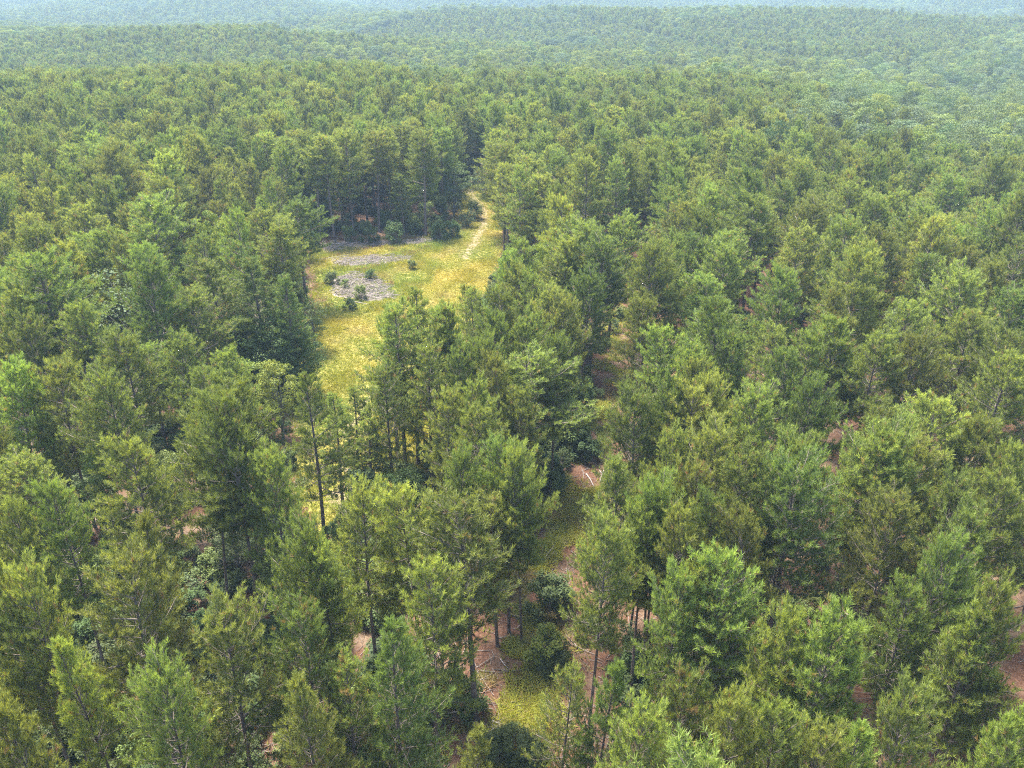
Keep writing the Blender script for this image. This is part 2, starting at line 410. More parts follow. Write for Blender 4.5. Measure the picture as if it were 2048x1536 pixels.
def pine(seed, H=17.5, cb=0.45, R=2.9, form='round', dens=1.0, tuft=1.0, tip=0.52, dead=0.02, needles=17):
    g = np.random.default_rng(seed)
    ph, am = g.random(2) * 6.28, 0.10 + 0.16 * g.random(2)
    def axis(t):
        t = np.asarray(t, float)
        return np.stack([am[0] * np.sin(3.2 * t + ph[0]) * t * 1.6, am[1] * np.sin(2.7 * t + ph[1]) * t * 1.6, t * H], -1)
    tb, bb, cb_ = Buf(), Buf(), Buf()
    tt = np.array([0, .012, .05, .15, .3, .45, .6, .72, .84, .94, 1.0])
    rr = 0.18 * (1 - tt) ** 0.75 + 0.018; rr[0] *= 1.35
    P = axis(tt); P[0, 2] = -0.15
    tb.add(*tube(P, rr, 7))
    cen, dr, tm = [], [], []
    nb = int(64 * dens)
    up = np.array([0, 0, 1.0])
    lean = g.random() * 6.28
    for i in range(nb):
        s = ((i + g.random() * 0.8) / nb) ** 0.92
        t = cb + (0.985 - cb) * s
        az = i * 2.39996 + g.normal() * 0.35
        if form == 'round': prof = ((1 - s) ** 0.43) * (0.62 + 0.38 * min(1, s / 0.25)) + 0.10
        elif form == 'cone': prof = (1 - s) ** 0.78 * (0.75 + 0.25 * min(1, s / .12)) + 0.09
        else: prof = ((1 - s) ** 0.40) * (0.42 + 0.58 * min(1, s / 0.45)) + 0.10
        L = R * prof * (0.72 + 0.46 * g.random()) * (1 + 0.27 * math.cos(az - lean))
        el = math.radians(-6 + 62 * s ** 1.25 + g.normal() * 8)
        hd = np.array([math.cos(az), math.sin(az), 0])
        b0 = axis(t)
        def pt(u): return b0 + hd * (L * math.cos(el) * u) + up * (L * (math.sin(el) * u + 0.24 * u * u))
        us = [0, .35, .7, 1.0]
        pts = np.array([pt(u) for u in us]); pts[1:3] += g.normal(size=(2, 3)) * 0.06 * L * 0.5
        r0 = 0.018 + 0.012 * L
        bb.add(*tube(pts, [r0, r0 * .75, r0 * .5, r0 * .22], 3))
        nt = int(3 + L * 4.0)
        for q in range(nt):
            u = 0.22 + 0.78 * (q + g.random()) / nt
            sgn = 1 if q % 2 else -1
            ta = az + sgn * math.radians(48 + 16 * g.normal())
            tl = (0.30 + 0.34 * L * (1.12 - u)) * (0.7 + 0.6 * g.random())
            te = el * 0.5 + math.radians(18 + 14 * g.normal())
            td = np.array([math.cos(ta) * math.cos(te), math.sin(ta) * math.cos(te), math.sin(te)])
            p0 = pt(u); p1 = p0 + td * tl
            v, tr = tube(np.array([p0, p1]), [0.011, 0.005], 3); bb.add(v, tr)
            kk = max(1, int(tl / 0.30 + 0.5))
            for w in range(kk):
                f = 1 - w * 0.30 / tl * (0.8 + 0.4 * g.random())
                if f < 0.12: continue
                cen.append(p0 + td * tl * f + g.normal(size=3) * 0.05)
                dr.append(td * 0.6 + up * 0.75 + g.normal(size=3) * 0.22)
                tm.append(1.0 if w == 0 else 0.18)
        for w in range(3):
            cen.append(pt(1.0 - 0.08 * w) + g.normal(size=3) * 0.05); dr.append(hd * math.cos(el) + up * (math.sin(el) + 0.6)); tm.append(1.0)
    for w in range(7):
        cen.append(axis(1.0 - 0.006 * w) + g.normal(size=3) * 0.06); dr.append(up + g.normal(size=3) * 0.2); tm.append(1.0)
    # dead limbs on the bare trunk
    for i in range(int(9 + 8 * g.random())):
        t = cb * (0.45 + 0.55 * g.random()); az = g.random() * 6.28
        L = 0.5 + 1.5 * g.random() * (0.4 + t / cb * 0.6)
        hd = np.array([math.cos(az), math.sin(az), 0.05 + 0.35 * g.normal()])
        b0 = axis(t); e = b0 + hd * L
        bb.add(*tube(np.array([b0, (b0 + e) / 2 + g.normal(size=3) * 0.08, e]), [0.022, 0.015, 0.006], 3))
    cen, dr, tm = np.array(cen), unit(np.array(dr)), np.array(tm)
    tm = np.clip(tm * tip * (0.5 + g.random(len(tm))), 0, 1)
    dm = (g.random(len(tm)) < dead).astype(float) * (0.5 + 0.5 * g.random(len(tm)))
    # a few whole brown patches
    if dead > 0.04:
        for q in range(6):
            c0 = cen[g.integers(len(cen))]; near = np.linalg.norm(cen - c0, axis=1) < 0.55
            dm[near] = np.maximum(dm[near], (g.random(near.sum()) < 0.75) * 0.85)
    tufts_mesh(cb_, cen, dr, needles, 0.33 * tuft, 0.044 * tuft, (0.12, 0.95), g, tm, dm)
    return tb, bb, cb_

def protos(tag, tb, bb, cb, mats):
    v1, t1, _ = tb.arr(); v2, t2, _ = bb.arr()
    mt = make_mesh(tag + '_trunk', np.concatenate([v1, v2]), np.concatenate([t1, t2 + len(v1)]), [mats[0], mats[1]], None, [0] * len(t1) + [1] * len(t2), True)
    mc = cb.mesh(tag + '_crown', [mats[2]])
    # the three joined, for the far forest
    A = [x.arr() for x in (tb, bb, cb)]
    off = 0; V, T, Cc, mi = [], [], [], []
    for i, (v, t, c) in enumerate(A):
        V.append(v); T.append(t + off); off += len(v); mi += [i] * len(t)
        Cc.append(c if c is not None else np.tile(np.array([0, 0, 0, 1], np.float32), (len(v), 1)))
    mj = make_mesh(tag, np.concatenate(V), np.concatenate(T), list(mats), np.concatenate(Cc), mi)
    return dict(trunk=mt, crown=mc, joined=mj)

PMATS = (M_BARK, M_TWIG, M_PINE)
PINE = {}
spec = [
    ('round_a', dict(R=3.84, cb=0.42)), ('round_b', dict(R=4.22, cb=0.44)), ('round_c', dict(R=3.71, cb=0.40, tip=0.65)),
    ('round_d', dict(R=3.97, cb=0.37, dens=1.15)), ('tall_a', dict(R=3.58, cb=0.46, form='top')), ('tall_b', dict(R=3.46, cb=0.50, form='top', dens=0.85)),
    ('slim_a', dict(R=2.82, cb=0.30, dens=0.95)), ('slim_b', dict(R=2.94, cb=0.27, dens=0.85, form='cone')), ('wide_a', dict(R=4.48, cb=0.40, form='top', dens=1.1)),
    ('stand_a', dict(R=2.7, cb=0.56, form='top', dens=0.8)), ('stand_b', dict(R=2.5, cb=0.60, form='round', dens=0.75)), ('dark_a', dict(R=3.4, cb=0.10, form='cone', dens=1.35, tip=0.12)),
    ('cone_a', dict(R=3.20, cb=0.30, form='cone', dens=1.15)), ('cone_b', dict(R=3.58, cb=0.26, form='cone', dens=1.2, tip=0.45)),
    ('sparse_a', dict(R=3.20, cb=0.42, dens=0.72, tip=0.6, dead=0.05, needles=14)), ('brown_a', dict(R=3.71, cb=0.38, dead=0.09)),
    ('bright_a', dict(R=3.71, cb=0.38, tip=0.85, dens=1.1, tuft=1.1)), ('bright_b', dict(R=3.33, cb=0.36, form='cone', tip=0.75, tuft=1.1)),
]
for i, (nm, kw) in enumerate(spec):
    PINE[nm] = protos('pine_' + nm, *pine(100 + i, **kw), PMATS)
PINE_LOOK = {'round_a': 'rounded mid green', 'round_b': 'broad mid green', 'round_c': 'rounded light green', 'round_d': 'full crowned green',
             'tall_a': 'tall bare stemmed', 'tall_b': 'tall thin crowned', 'stand_a': 'bare stemmed tall', 'stand_b': 'bare stemmed slim', 'dark_a': 'dark full skirted', 'slim_a': 'slim rounded', 'slim_b': 'slim pointed', 'wide_a': 'wide flat crowned', 'cone_a': 'pointed green', 'cone_b': 'pointed leafy',
             'sparse_a': 'thin yellowish', 'brown_a': 'brown flecked', 'bright_a': 'bright yellow-green', 'bright_b': 'pointed yellow-green'}

# ------------------------------------------------------------------ broadleaf prototypes
def leaf_quads(buf, cen, nrm, size, g, c0, tipm, deadm):
    k = len(cen)
    r = unit(g.normal(size=(k, 3))); u = unit(np.cross(nrm, r)); w = unit(np.cross(nrm, u))
    s = size * (0.6 + 0.8 * g.random((k, 1)))
    V = np.stack([cen - u * s * 0.5, cen + w * s * 0.32 - nrm * s * 0.06, cen + u * s * 0.55, cen - w * s * 0.32 - nrm * s * 0.06], 1)
    ii = np.arange(k)[:, None] * 4
    T = np.concatenate([ii + np.array([[0, 1, 2]]), ii + np.array([[0, 2, 3]])])
    col = np.zeros((k, 4, 4), np.float32); col[..., 3] = 1
    col[..., 0] = c0[:, None]; col[..., 1] = tipm[:, None]; col[..., 2] = deadm[:, None]
    buf.add(V.reshape(-1, 3), T, col.reshape(-1, 4))

def broad(seed, H=15.0, R=3.6, cb=0.28, blobs=40, leaves=150, size=0.25, tip=0.25, dead=0.0, squash=1.0, trunk_r=0.2, bare=0):
    g = np.random.default_rng(seed)
    tb, bb, cb_ = Buf(), Buf(), Buf()
    top = np.array([g.normal() * 0.5, g.normal() * 0.5, H * 0.8])
    tt = np.linspace(0, 1, 7)
    P = tt[:, None] * top + np.stack([np.sin(tt * 3 + seed) * 0.2 * tt, np.cos(tt * 2.5 + seed) * 0.2 * tt, 0 * tt], 1); P[0, 2] = -0.15
    tb.add(*tube(P, trunk_r * (1 - tt) ** 0.7 + 0.025, 7))
    cz, hz = H * (cb + 1) / 2, H * (1 - cb) / 2
    for i in range(blobs):
        th = i * 2.39996 + g.normal() * 0.3
        v = 1 - 2 * ((i + 0.5) / blobs) ** 0.9 * 0.93
        rad = math.sqrt(max(0, 1 - v * v)) * (0.60 + 0.5 * g.random())
        shape = (0.72 + 0.28 * min(1, (1 - v) / 0.9))
        c = np.array([math.cos(th) * rad * R * shape, math.sin(th) * rad * R * shape, cz + v * hz * (0.82 + 0.25 * g.random()) * squash])
        br = R * (0.22 + 0.16 * g.random())
        # limb to the clump
        t0 = np.clip((c[2] / H - 0.22) * (0.75 + 0.2 * g.random()), 0.14, 0.95)
        p0 = np.array([np.interp(t0, tt, P[:, 0]), np.interp(t0, tt, P[:, 1]), np.interp(t0, tt, P[:, 2])])
        mid = (p0 + c) / 2 + g.normal(size=3) * 0.15 + np.array([0, 0, -0.1])
        r0 = trunk_r * 0.30 * (1.1 - t0) + 0.012
        bb.add(*tube(np.array([p0, mid, c]), [r0, r0 * .6, 0.008], 3))
        if bare and g.random() < bare: continue
        n = int(leaves * (0.7 + 0.6 * g.random()))
        d = unit(g.normal(size=(n, 3))); d[:, 2] = np.abs(d[:, 2]) * 1.0 - 0.35 * (g.random(n) < 0.4)
        d = unit(d)
        pos = c + d * br * (0.45 + 0.6 * g.random((n, 1)) ** 0.6) * np.array([1.12, 1.12, 0.85])
        nr = unit(d * 1.2 + np.array([0, 0, 0.25]) + g.normal(size=(n, 3)) * 0.5)
        c0 = np.full(n, g.random() * 0.5) + g.random(n) * 0.5
        tm = np.clip(tip * (0.3 + 1.2 * g.random(n)) * (0.6 + 0.8 * g.random()), 0, 1)
        leaf_quads(cb_, pos, nr, size, g, c0, tm, (g.random(n) < dead) * 0.8)
    return tb, bb, cb_

BROAD = {}
for i, (nm, mat, kw) in enumerate([
        ('green_a', M_BROAD, dict()), ('green_b', M_BROAD, dict(R=4.2, H=14, cb=0.22)), ('green_c', M_BROAD, dict(R=3.0, H=16, tip=0.4)),
        ('dark_a', M_SHRUB, dict(R=3.9, H=13, tip=0.1)), ('yellow_a', M_BROADYEL, dict(R=2.9, H=15, tip=0.5)),
        ('yellow_b', M_BROADYEL, dict(R=2.2, H=15, tip=0.5, blobs=30)), ('pale_a', M_BROADPALE, dict(R=3.8, H=14, leaves=100, bare=0.10)),
        ('pale_b', M_BROADPALE, dict(R=3.2, H=14, tip=0.4))]):
    BROAD[nm] = protos('broadleaf_' + nm, *broad(300 + i, **kw), (M_GREYBARK, M_GREYBARK, mat))
BROAD_LOOK = {'green_a': 'mid green', 'green_b': 'wide green', 'green_c': 'upright green', 'dark_a': 'dark green', 'yellow_a': 'bright yellow-green',
              'yellow_b': 'narrow yellow-green', 'pale_a': 'pale grey-green', 'pale_b': 'pale green'}

def shrub(seed, H=2.2, R=1.3, blobs=26, leaves=130, size=0.14, tip=0.2, dead=0.0):
    g = np.random.default_rng(seed)
    bb, cb_ = Buf(), Buf()
    for i in range(blobs):
        th = g.random() * 6.28; v = g.random() ** 0.8
        rad = math.sqrt(max(0.05, 1 - (v * 1.1 - 0.35) ** 2)) * (0.35 + 0.65 * g.random())
        c = np.array([math.cos(th) * rad * R, math.sin(th) * rad * R, (0.14 + 0.8 * v) * H])
        s = np.array([g.normal() * 0.15, g.normal() * 0.15, -0.05])
        bb.add(*tube(np.array([s, (s + c) / 2 + np.array([0, 0, 0.12]), c]), [0.022, 0.014, 0.005], 3))
        n = int(leaves * (0.7 + 0.6 * g.random()))
        d = unit(g.normal(size=(n, 3)) + np.array([0, 0, 0.35]))
        pos = c + d * R * 0.30 * (0.4 + 0.7 * g.random((n, 1)))
        pos[:, 2] = np.maximum(pos[:, 2], 0.05)
        nr = unit(d * 0.6 + np.array([0, 0, 0.8]) + g.normal(size=(n, 3)) * 0.5)
        c0 = np.full(n, g.random() * 0.5) + g.random(n) * 0.5
        leaf_quads(cb_, pos, nr, size, g, c0, np.clip(tip * (0.2 + 1.3 * g.random(n)), 0, 1), (g.random(n) < dead) * 0.8)
    return bb, cb_
SHRUB = {}
for i, (nm, mat, kw) in enumerate([('a', M_SHRUB, dict()), ('b', M_SHRUB, dict(H=2.8, R=1.2)), ('c', M_SHRUB, dict(H=1.7, R=1.5, tip=0.35)),
                                   ('green', M_BROAD, dict(H=2.4, R=1.4, tip=0.35)), ('yellow', M_BROADYEL, dict(H=2.2, R=1.0, tip=0.6)),
                                   ('pale', M_BROADPALE, dict(H=2.0, R=1.1, leaves=45))]):
    bb, cb_ = shrub(500 + i, **kw)
    v1, t1, _ = bb.arr(); v2, t2, c2 = cb_.arr()
    mj = make_mesh('shrub_' + nm, np.concatenate([v1, v2]), np.concatenate([t1, t2 + len(v1)]), [M_TWIG, mat],
                   np.concatenate([np.tile(np.array([0, 0, 0, 1], np.float32), (len(v1), 1)), c2]), [0] * len(t1) + [1] * len(t2))
    SHRUB[nm] = dict(stems=bb.mesh('shrub_stems_' + nm, [M_TWIG]), foliage=cb_.mesh('shrub_foliage_' + nm, [mat]), joined=mj)
SHRUB_LOOK = {'a': 'dark green', 'b': 'tall dark green', 'c': 'low green', 'green': 'fresh green', 'yellow': 'yellow leaved', 'pale': 'pale leaved'}

# ------------------------------------------------------------------ where the pines stand
# tops seen in the photograph: x, y, crown width in pixels, kind, height
TOPS = [
 (28,1462,120,'bright_a',17),(15,1160,130,'bright_a',18),(72,1167,140,'round_c',18),(142,1252,115,'bright_b',17),(265,1157,205,'round_c',18),
 (445,1250,205,'round_a',17),(317,1360,110,'round_b',16),(595,1222,180,'brown_a',17),(605,1358,160,'cone_b',16.5),(690,1370,80,'brown_a',14),
 (780,1247,195,'cone_b',18),(850,1143,165,'round_c',17),(950,1447,110,'cone_a',14),(1120,1347,115,'sparse_a',14),(1203,1313,115,'cone_a',16),
 (1270,1437,115,'round_c',16),(1350,1385,110,'brown_a',16),(1495,1375,140,'round_c',17),(1335,1158,105,'tall_a',17),(1452,1128,190,'round_c',18),
 (1200,1062,140,'round_a',17),(1318,996,130,'round_b',17),(1385,1040,115,'round_a',17),(1412,1130,120,'round_d',17),(1640,1260,200,'bright_a',18),
 (1578,1274,130,'bright_a',17),(1560,1420,100,'round_c',16),(1715,1418,130,'bright_b',16),(1640,1490,80,'round_c',15),(1960,1240,170,'bright_b',17),
 (1811,1182,130,'round_c',15),(1815,1408,150,'round_a',17),(2036,1484,120,'bright_a',17),(2001,1177,130,'round_a',18),(1900,1120,110,'round_b',17),
 (107,985,125,'round_c',17.5),(35,1017,95,'round_a',17),(255,897,170,'round_c',18),(392,872,130,'round_b',17),(470,772,215,'round_a',20),
 (542,933,125,'round_d',17),(595,1076,130,'round_b',17),(652,1085,70,'round_c',16),(722,992,150,'round_c',17),(818,963,165,'round_c',18),
 (934,938,120,'round_b',16),(955,820,140,'round_a',17),(937,783,105,'round_a',17),(1017,913,140,'round_a',17),(1045,925,95,'round_b',17),
 (1278,800,135,'round_a',17),(1325,775,105,'round_b',17),(1380,790,150,'round_c',17),(1346,880,110,'round_a',17),(1420,885,150,'round_b',17),
 (1240,937,165,'cone_b',17),(1285,957,60,'round_c',15),(1410,950,130,'brown_a',17),(1352,975,90,'round_a',16),(1496,920,150,'round_a',18),
 (1509,800,150,'round_d',17),(1424,768,120,'round_b',17),(1526,1045,150,'round_d',17),(1590,902,110,'round_b',17),(1592,950,210,'round_b',18),
 (1745,840,140,'round_a',17),(1752,880,160,'tall_a',19),(1832,910,140,'round_a',17),(1896,820,170,'round_c',18),(1970,855,130,'round_d',17),
 (2030,905,100,'round_a',17),(1790,1018,170,'round_d',17),(1908,980,140,'round_a',17),(2012,980,150,'round_c',17),(1925,1050,170,'round_c',17),
 (1630,785,130,'round_b',17),(107,742,130,'round_c',17),(6,751,120,'bright_a',17),(42,650,110,'round_a',17),(107,530,200,'round_b',20),
 (423,517,150,'dark_a',18),(498,517,165,'dark_a',18),(565,560,120,'dark_a',16),(241,683,130,'round_a',17),(215,774,140,'round_b',17),
 (404,761,120,'round_a',16),(303,412,160,'round_d',20),(521,426,120,'round_a',18),(1014,513,85,'round_c',17),(1052,493,100,'round_c',17),
 (1186,462,150,'round_b',19),(1130,489,110,'round_a',18),(1167,560,110,'round_b',17),(1073,567,90,'round_c',16),(1030,543,80,'round_b',16),
 (1097,587,110,'round_a',17),(1130,608,100,'round_a',17),(1012,597,110,'round_a',17),(1303,608,105,'round_d',17),
 (1362,415,110,'round_a',18),(1515,407,130,'round_b',19),(1610,469,110,'round_a',18),(1402,488,120,'round_a',17),(1446,502,110,'round_b',17),
 (1694,526,130,'round_c',18),(1917,557,150,'round_b',18),(1680,655,130,'bright_a',17),(1618,681,110,'round_c',17),(1464,692,110,'round_d',17),
 (1391,699,100,'round_a',17),(1336,666,120,'round_c',17),(1585,721,120,'round_a',17),(1756,674,120,'round_a',17),(1847,685,120,'round_b',17),
 (1975,535,110,'round_a',17),(2008,717,140,'round_a',18),(1380,734,90,'round_c',16),(1560,560,120,'round_b',18),(1770,470,110,'round_a',18),
 (1230,440,110,'round_a',18),(1300,500,110,'round_b',18),(150,420,110,'round_a',18),(60,440,100,'round_c',18),(210,470,120,'round_a',18),
 (340,690,110,'round_a',16),(890,628,95,'round_c',17),(912,705,105,'round_a',17),(985,642,105,'round_b',17),(850,695,95,'slim_a',17),(962,705,110,'round_b',17),(1042,645,105,'round_a',17),(1002,725,110,'round_c',17),(895,805,105,'round_c',16),(1050,790,100,'round_a',15),(1110,690,100,'round_b',16),
 (20,590,110,'round_b',18),(170,620,110,'round_a',17),(295,500,110,'round_a',18),
]
# stems whose foot is seen: foot x, y, crown width, kind, height
FEET = [
 (952,1447,230,'tall_a',18.2),(995,1300,130,'tall_b',14),(1068,987,190,'round_a',15.4),(837,932,125,'slim_b',20),(812,945,125,'slim_a',19),
 (797,915,115,'slim_b',18),(876,905,120,'slim_a',17),(650,1085,120,'slim_b',17.6),(686,1010,95,'slim_b',12.3),(715,990,95,'slim_b',12),
 (750,1020,90,'slim_b',11),(789,1010,100,'slim_a',15.5),(527,1272,150,'tall_a',20.5),(936,790,90,'slim_b',14.5),(949,810,80,'slim_a',15),
 (613,612,110,'tall_b',16.5),(1178,755,150,'round_b',18),(1690,1290,170,'tall_a',18.5),(1543,1265,130,'tall_b',17),
 (612,445,95,'stand_a',19),(626,450,80,'stand_b',19),(640,482,95,'stand_a',20),(670,486,100,'stand_a',20.5),(735,446,90,'stand_b',19),
 (759,466,100,'stand_a',20),(784,456,95,'stand_b',20),(817,432,95,'stand_a',19),(841,412,90,'stand_b',19),(852,473,110,'stand_a',20.5),
 (887,440,100,'stand_a',19),(700,440,90,'stand_a',19),(585,470,100,'stand_b',19),(560,455,90,'stand_a',19),(1040,533,140,'round_d',19),
 (1010,470,100,'round_d',18),(1085,545,110,'round_a',17),(1372,1400,90,'tall_a',17),(1283,1370,100,'tall_b',17),(1260,1395,90,'tall_b',16),
]
KIND_R = {nm: kw['R'] for nm, kw in spec}
pines = []        # x, y, scale_z, scale_xy, kind, listed
def crown_scale(kind, w, x, y, h):
    tx, ty, dep = project(x, y, ter1(x, y) + h * 0.7)
    return np.clip(w / FPX * dep / (1.8 * KIND_R[kind]), 0.6, 1.5)
for px, py, w, kind, h in TOPS:
    x, y = at_height(px, py, h)
    pines.append([x, y, h / 17.5, crown_scale(kind, w, x, y, h), kind, True])
for px, py, w, kind, h in FEET:
    x, y = at_height(px, py, 0.0)
    pines.append([x, y, h / 17.5, crown_scale(kind, w, x, y, h), kind, True])

# broadleaf trees seen in the photograph: top x, y, crown width, kind, height
BTOPS = [
 (332,595,110,'yellow_a',12),(236,556,180,'pale_a',15),(476,716,90,'yellow_a',10),(545,722,80,'yellow_a',10),(432,440,50,'yellow_b',19),(412,415,55,'yellow_b',19),
 (1088,489,60,'yellow_a',16),(1825,606,90,'pale_b',11),(998,283,60,'pale_a',12),(905,325,75,'green_a',12),(965,330,40,'pale_a',8),
 (590,668,95,'dark_a',9),(545,640,110,'dark_a',11),(470,640,110,'green_a',11),(618,600,60,'green_a',8),(180,905,60,'green_a',11),(330,905,90,'green_c',10),(780,960,60,'dark_a',7),(815,940,70,'green_a',6.5),(455,1010,90,'pale_b',8),
 (1639,145,90,'green_a',16),(1674,120,60,'yellow_a',17),(1724,135,80,'green_c',16),(1769,130,80,'green_a',16),(1844,140,80,'green_b',16),
 (1874,135,80,'pale_b',15),(1894,147,80,'dark_a',15),(2019,112,130,'dark_a',17),(1624,182,70,'green_a',14),(1669,202,70,'pale_b',14),
 (1724,200,70,'green_c',14),(1766,190,70,'yellow_a',14),(1824,212,90,'pale_b',14),(1719,247,90,'pale_b',13),(1819,240,90,'pale_b',13),
 (1889,225,70,'green_c',14),(1934,176,80,'green_a',14),(1974,166,70,'pale_b',14),(1999,200,90,'green_c',14),(1949,240,80,'pale_b',13),
 (1984,252,80,'green_c',13),(2009,268,80,'yellow_a',13),(1554,248,80,'dark_a',16),(1590,245,70,'dark_a',15),(1549,206,60,'pale_b',14),
 (1364,220,60,'pale_b',13),(1164,210,50,'pale_b',13),(1199,212,60,'green_a',13),(1259,218,60,'green_b',13),(1294,216,60,'green_a',13),
 (1640,230,80,'green_a',13),(1690,262,70,'pale_b',12),(1760,255,70,'green_a',13),(1860,262,80,'green_c',13),(1935,300,80,'yellow_a',12),
 (1880,310,80,'pale_b',12),(2030,310,90,'green_c',12),(1985,320,80,'pale_a',12),(2040,230,80,'pale_b',13),(1850,190,70,'green_a',14),
 (1790,165,70,'green_b',15),(1960,130,70,'green_a',15),(1700,165,70,'green_a',15),(1750,160,70,'pale_b',15),
 (625,85,28,'yellow_a',16),(650,85,28,'yellow_a',16),(680,90,30,'yellow_a',16),(715,95,30,'yellow_a',15),(750,90,32,'pale_b',15),(780,86,28,'yellow_a',16),
 (810,86,28,'yellow_a',16),(832,96,30,'yellow_a',15),(866,95,30,'yellow_a',15),(915,100,34,'yellow_a',15),(980,99,28,'yellow_a',15),(1005,100,28,'yellow_a',15),
 (1054,90,26,'yellow_b',16),(1089,93,36,'yellow_a',16),(1124,104,32,'pale_b',15),(1159,102,28,'yellow_a',15),(1189,102,26,'yellow_a',15),(1209,102,24,'yellow_a',15),
 (1279,100,34,'yellow_a',16),(1369,108,30,'yellow_a',15),(1394,115,30,'pale_b',15),(1479,112,34,'yellow_a',15),(1544,122,40,'yellow_a',15),
 (495,119,14,'yellow_b',17),(380,130,24,'yellow_a',15),(245,110,16,'yellow_a',15),(126,136,20,'yellow_a',15),(250,146,26,'yellow_a',15),(415,80,20,'yellow_a',14),
 (270,92,14,'yellow_a',14),(542,114,16,'yellow_a',14),(1210,52,26,'yellow_a',15),(1150,62,30,'pale_b',15),(1040,82,26,'yellow_a',14),(960,58,24,'yellow_a',14),
 (545,60,30,'pale_b',15),(500,55,30,'pale_b',14),(560,48,26,'pale_b',14),(640,20,30,'pale_b',15),(445,5,30,'pale_b',15),(150,42,30,'pale_b',15),(40,42,30,'pale_b',15),
]
BR = {'green_a': 3.6, 'green_b': 4.2, 'green_c': 3.0, 'dark_a': 3.9, 'yellow_a': 2.9, 'yellow_b': 2.2, 'pale_a': 3.8, 'pale_b': 3.2}
BH = {'green_a': 15, 'green_b': 14, 'green_c': 16, 'dark_a': 13, 'yellow_a': 15, 'yellow_b': 15, 'pale_a': 14, 'pale_b': 14}
broads = []
for px, py, w, kind, h in BTOPS:
    if py < 155 and px < 1560: h += 6.0; w *= 1.4
    elif px > 1520 and py < 345: h += 4.0
    x, y = at_height(px, py, h)
    dep = project(x, y, ter1(x, y) + h)[2]
    sc = float(np.clip(w / FPX * dep / (2.0 * BR[kind]), 0.35, 2.2))
    broads.append([x, y, h / BH[kind], sc, kind])

# fill the stands behind and between
VALLEY = np.array([at_height(px, py, 15.0) for px, py in [(1590, 170), (1660, 128), (1800, 112), (2100, 95), (2500, 90), (2700, 330), (2200, 352), (2040, 350), (1950, 335),
                   (1850, 318), (1740, 285), (1640, 262), (1580, 240)]])
ROWB = [(b[0], b[1]) for b in broads]
cellsz = 6.0
gridd = {}
def g_add(x, y): gridd.setdefault((int(x // cellsz), int(y // cellsz)), []).append((x, y))
def g_near(x, y, r):
    k = int(math.ceil(r / cellsz)); cx, cy_ = int(x // cellsz), int(y // cellsz)
    for i in range(cx - k, cx + k + 1):
        for j in range(cy_ - k, cy_ + k + 1):
            for (a, b) in gridd.get((i, j), ()):
                if (a - x) ** 2 + (b - y) ** 2 < r * r: return True
    return False
for p in pines: g_add(p[0], p[1])
for p in broads: g_add(p[0], p[1])
GAPS = [(1650, 1250, 3.6), (1420, 1365, 2.5), (960, 1330, 4.0), (1160, 850, 3.0), (1520, 600, 4), (1520, 540, 4), (1690, 1400, 2.5), (330, 600, 2.5), (1780, 1230, 2.5), (480, 1225, 2.0)]
GAPS = [(at_height(a, b, 0.0), r) for a, b, r in GAPS]
def free(x, y, margin=0.0):
    if inside(STRIP, x, y) or inside(CLEARING, x, y): return False
    if y < 230:
        if dist_poly(LANE_P, x, y) < 5.2 + margin: return False
        if dist_poly(TRACK_P[:-2], x, y) < 3.4 + margin: return False
        for (gx_, gy_), r in GAPS:
            if math.hypot(x - gx_, y - gy_) < r: return False
    return True
# edge of the strip seen against the light stays open on the viewer's side
OPEN = poly_ground([(560, 790), (600, 690), (660, 620), (1000, 560), (1010, 640), (960, 760), (960, 900), (880, 1000), (760, 1060), (640, 1100), (590, 1000)])
def strip_mid(v): return float(np.interp(v, [640, 700, 800], [700, 660, 640]))
# ground and stems the photograph shows between the crowns: no fill tree may stand before them
SEEN = [(1245,580),(1252,620),(1240,680),(1222,705),(1205,790),(1208,830),(1192,865),(1180,950),(1140,1000),(1190,985),(1130,1050),(1155,1075),(1090,1110),
        (1110,1105),(1095,1230),(1080,1300),(1040,1300),(1030,1380),(1000,1280),(985,1420),(1000,1480),(930,1460),(960,1240),(1640,1200),(1620,1235),(1720,1295),
        (1700,1330),(1320,1400),(1325,1340),(1520,600),(1510,545),(480,1190),(1745,1470),(660,960),(690,990),(720,950),(850,880),(835,865),(690,870),(740,780),
        (690,770),(640,1030),(820,900),(800,930),(870,860),(700,440),(760,440),(650,455),(800,440),(850,440),(620,440),(1148,815),(1165,905),(1100,1205),
        (1100,1310),(905,1380),(1185,740),(960,790),(950,1400),(1000,1200),(1690,1240),(1550,1230),(1380,1340),(460,1150),(500,1200),(940,400),(970,430),(950,385),
        (160,700),(330,560),(60,720),(1040,500)]
SEEN += [(x_, y_) for y_ in range(450, 640, 22) for x_ in range(655, 985, 25) if x_ > 840 - (y_ - 450) * 2.2 or y_ > 485]
SEEN += [(x_, y_) for y_ in range(640, 800, 22) for x_ in range(590, 740, 25) if abs(x_ - strip_mid(y_)) < 60]
for (xa, ya), (xb, yb) in zip(LANE_C[:-1], LANE_C[1:]):
    for k_ in range(6):
        f_ = k_ / 6.0; xm, ym = xa + (xb - xa) * f_, ya + (yb - ya) * f_
        if ym < 1500: SEEN += [(xm - 16, ym), (xm + 16, ym)]
SEEN = np.array(SEEN, float)
def hides(x, y, h, rad):
    zt = ter1(x, y)
    u, v0, dep = project(x, y, zt + h); _, v1, _ = project(x, y, zt + h * 0.30)
    hw_, hh_, vc = rad * FPX / dep, (v1 - v0) / 2, (v0 + v1) / 2
    q = ((SEEN[:, 0] - u) / hw_) ** 2 + ((SEEN[:, 1] - vc) / hh_) ** 2
    # only where the tree stands nearer than the ground seen there
    return bool(((q < 1) & (SEEN_D > math.hypot(x, y) + 1.0)).any())
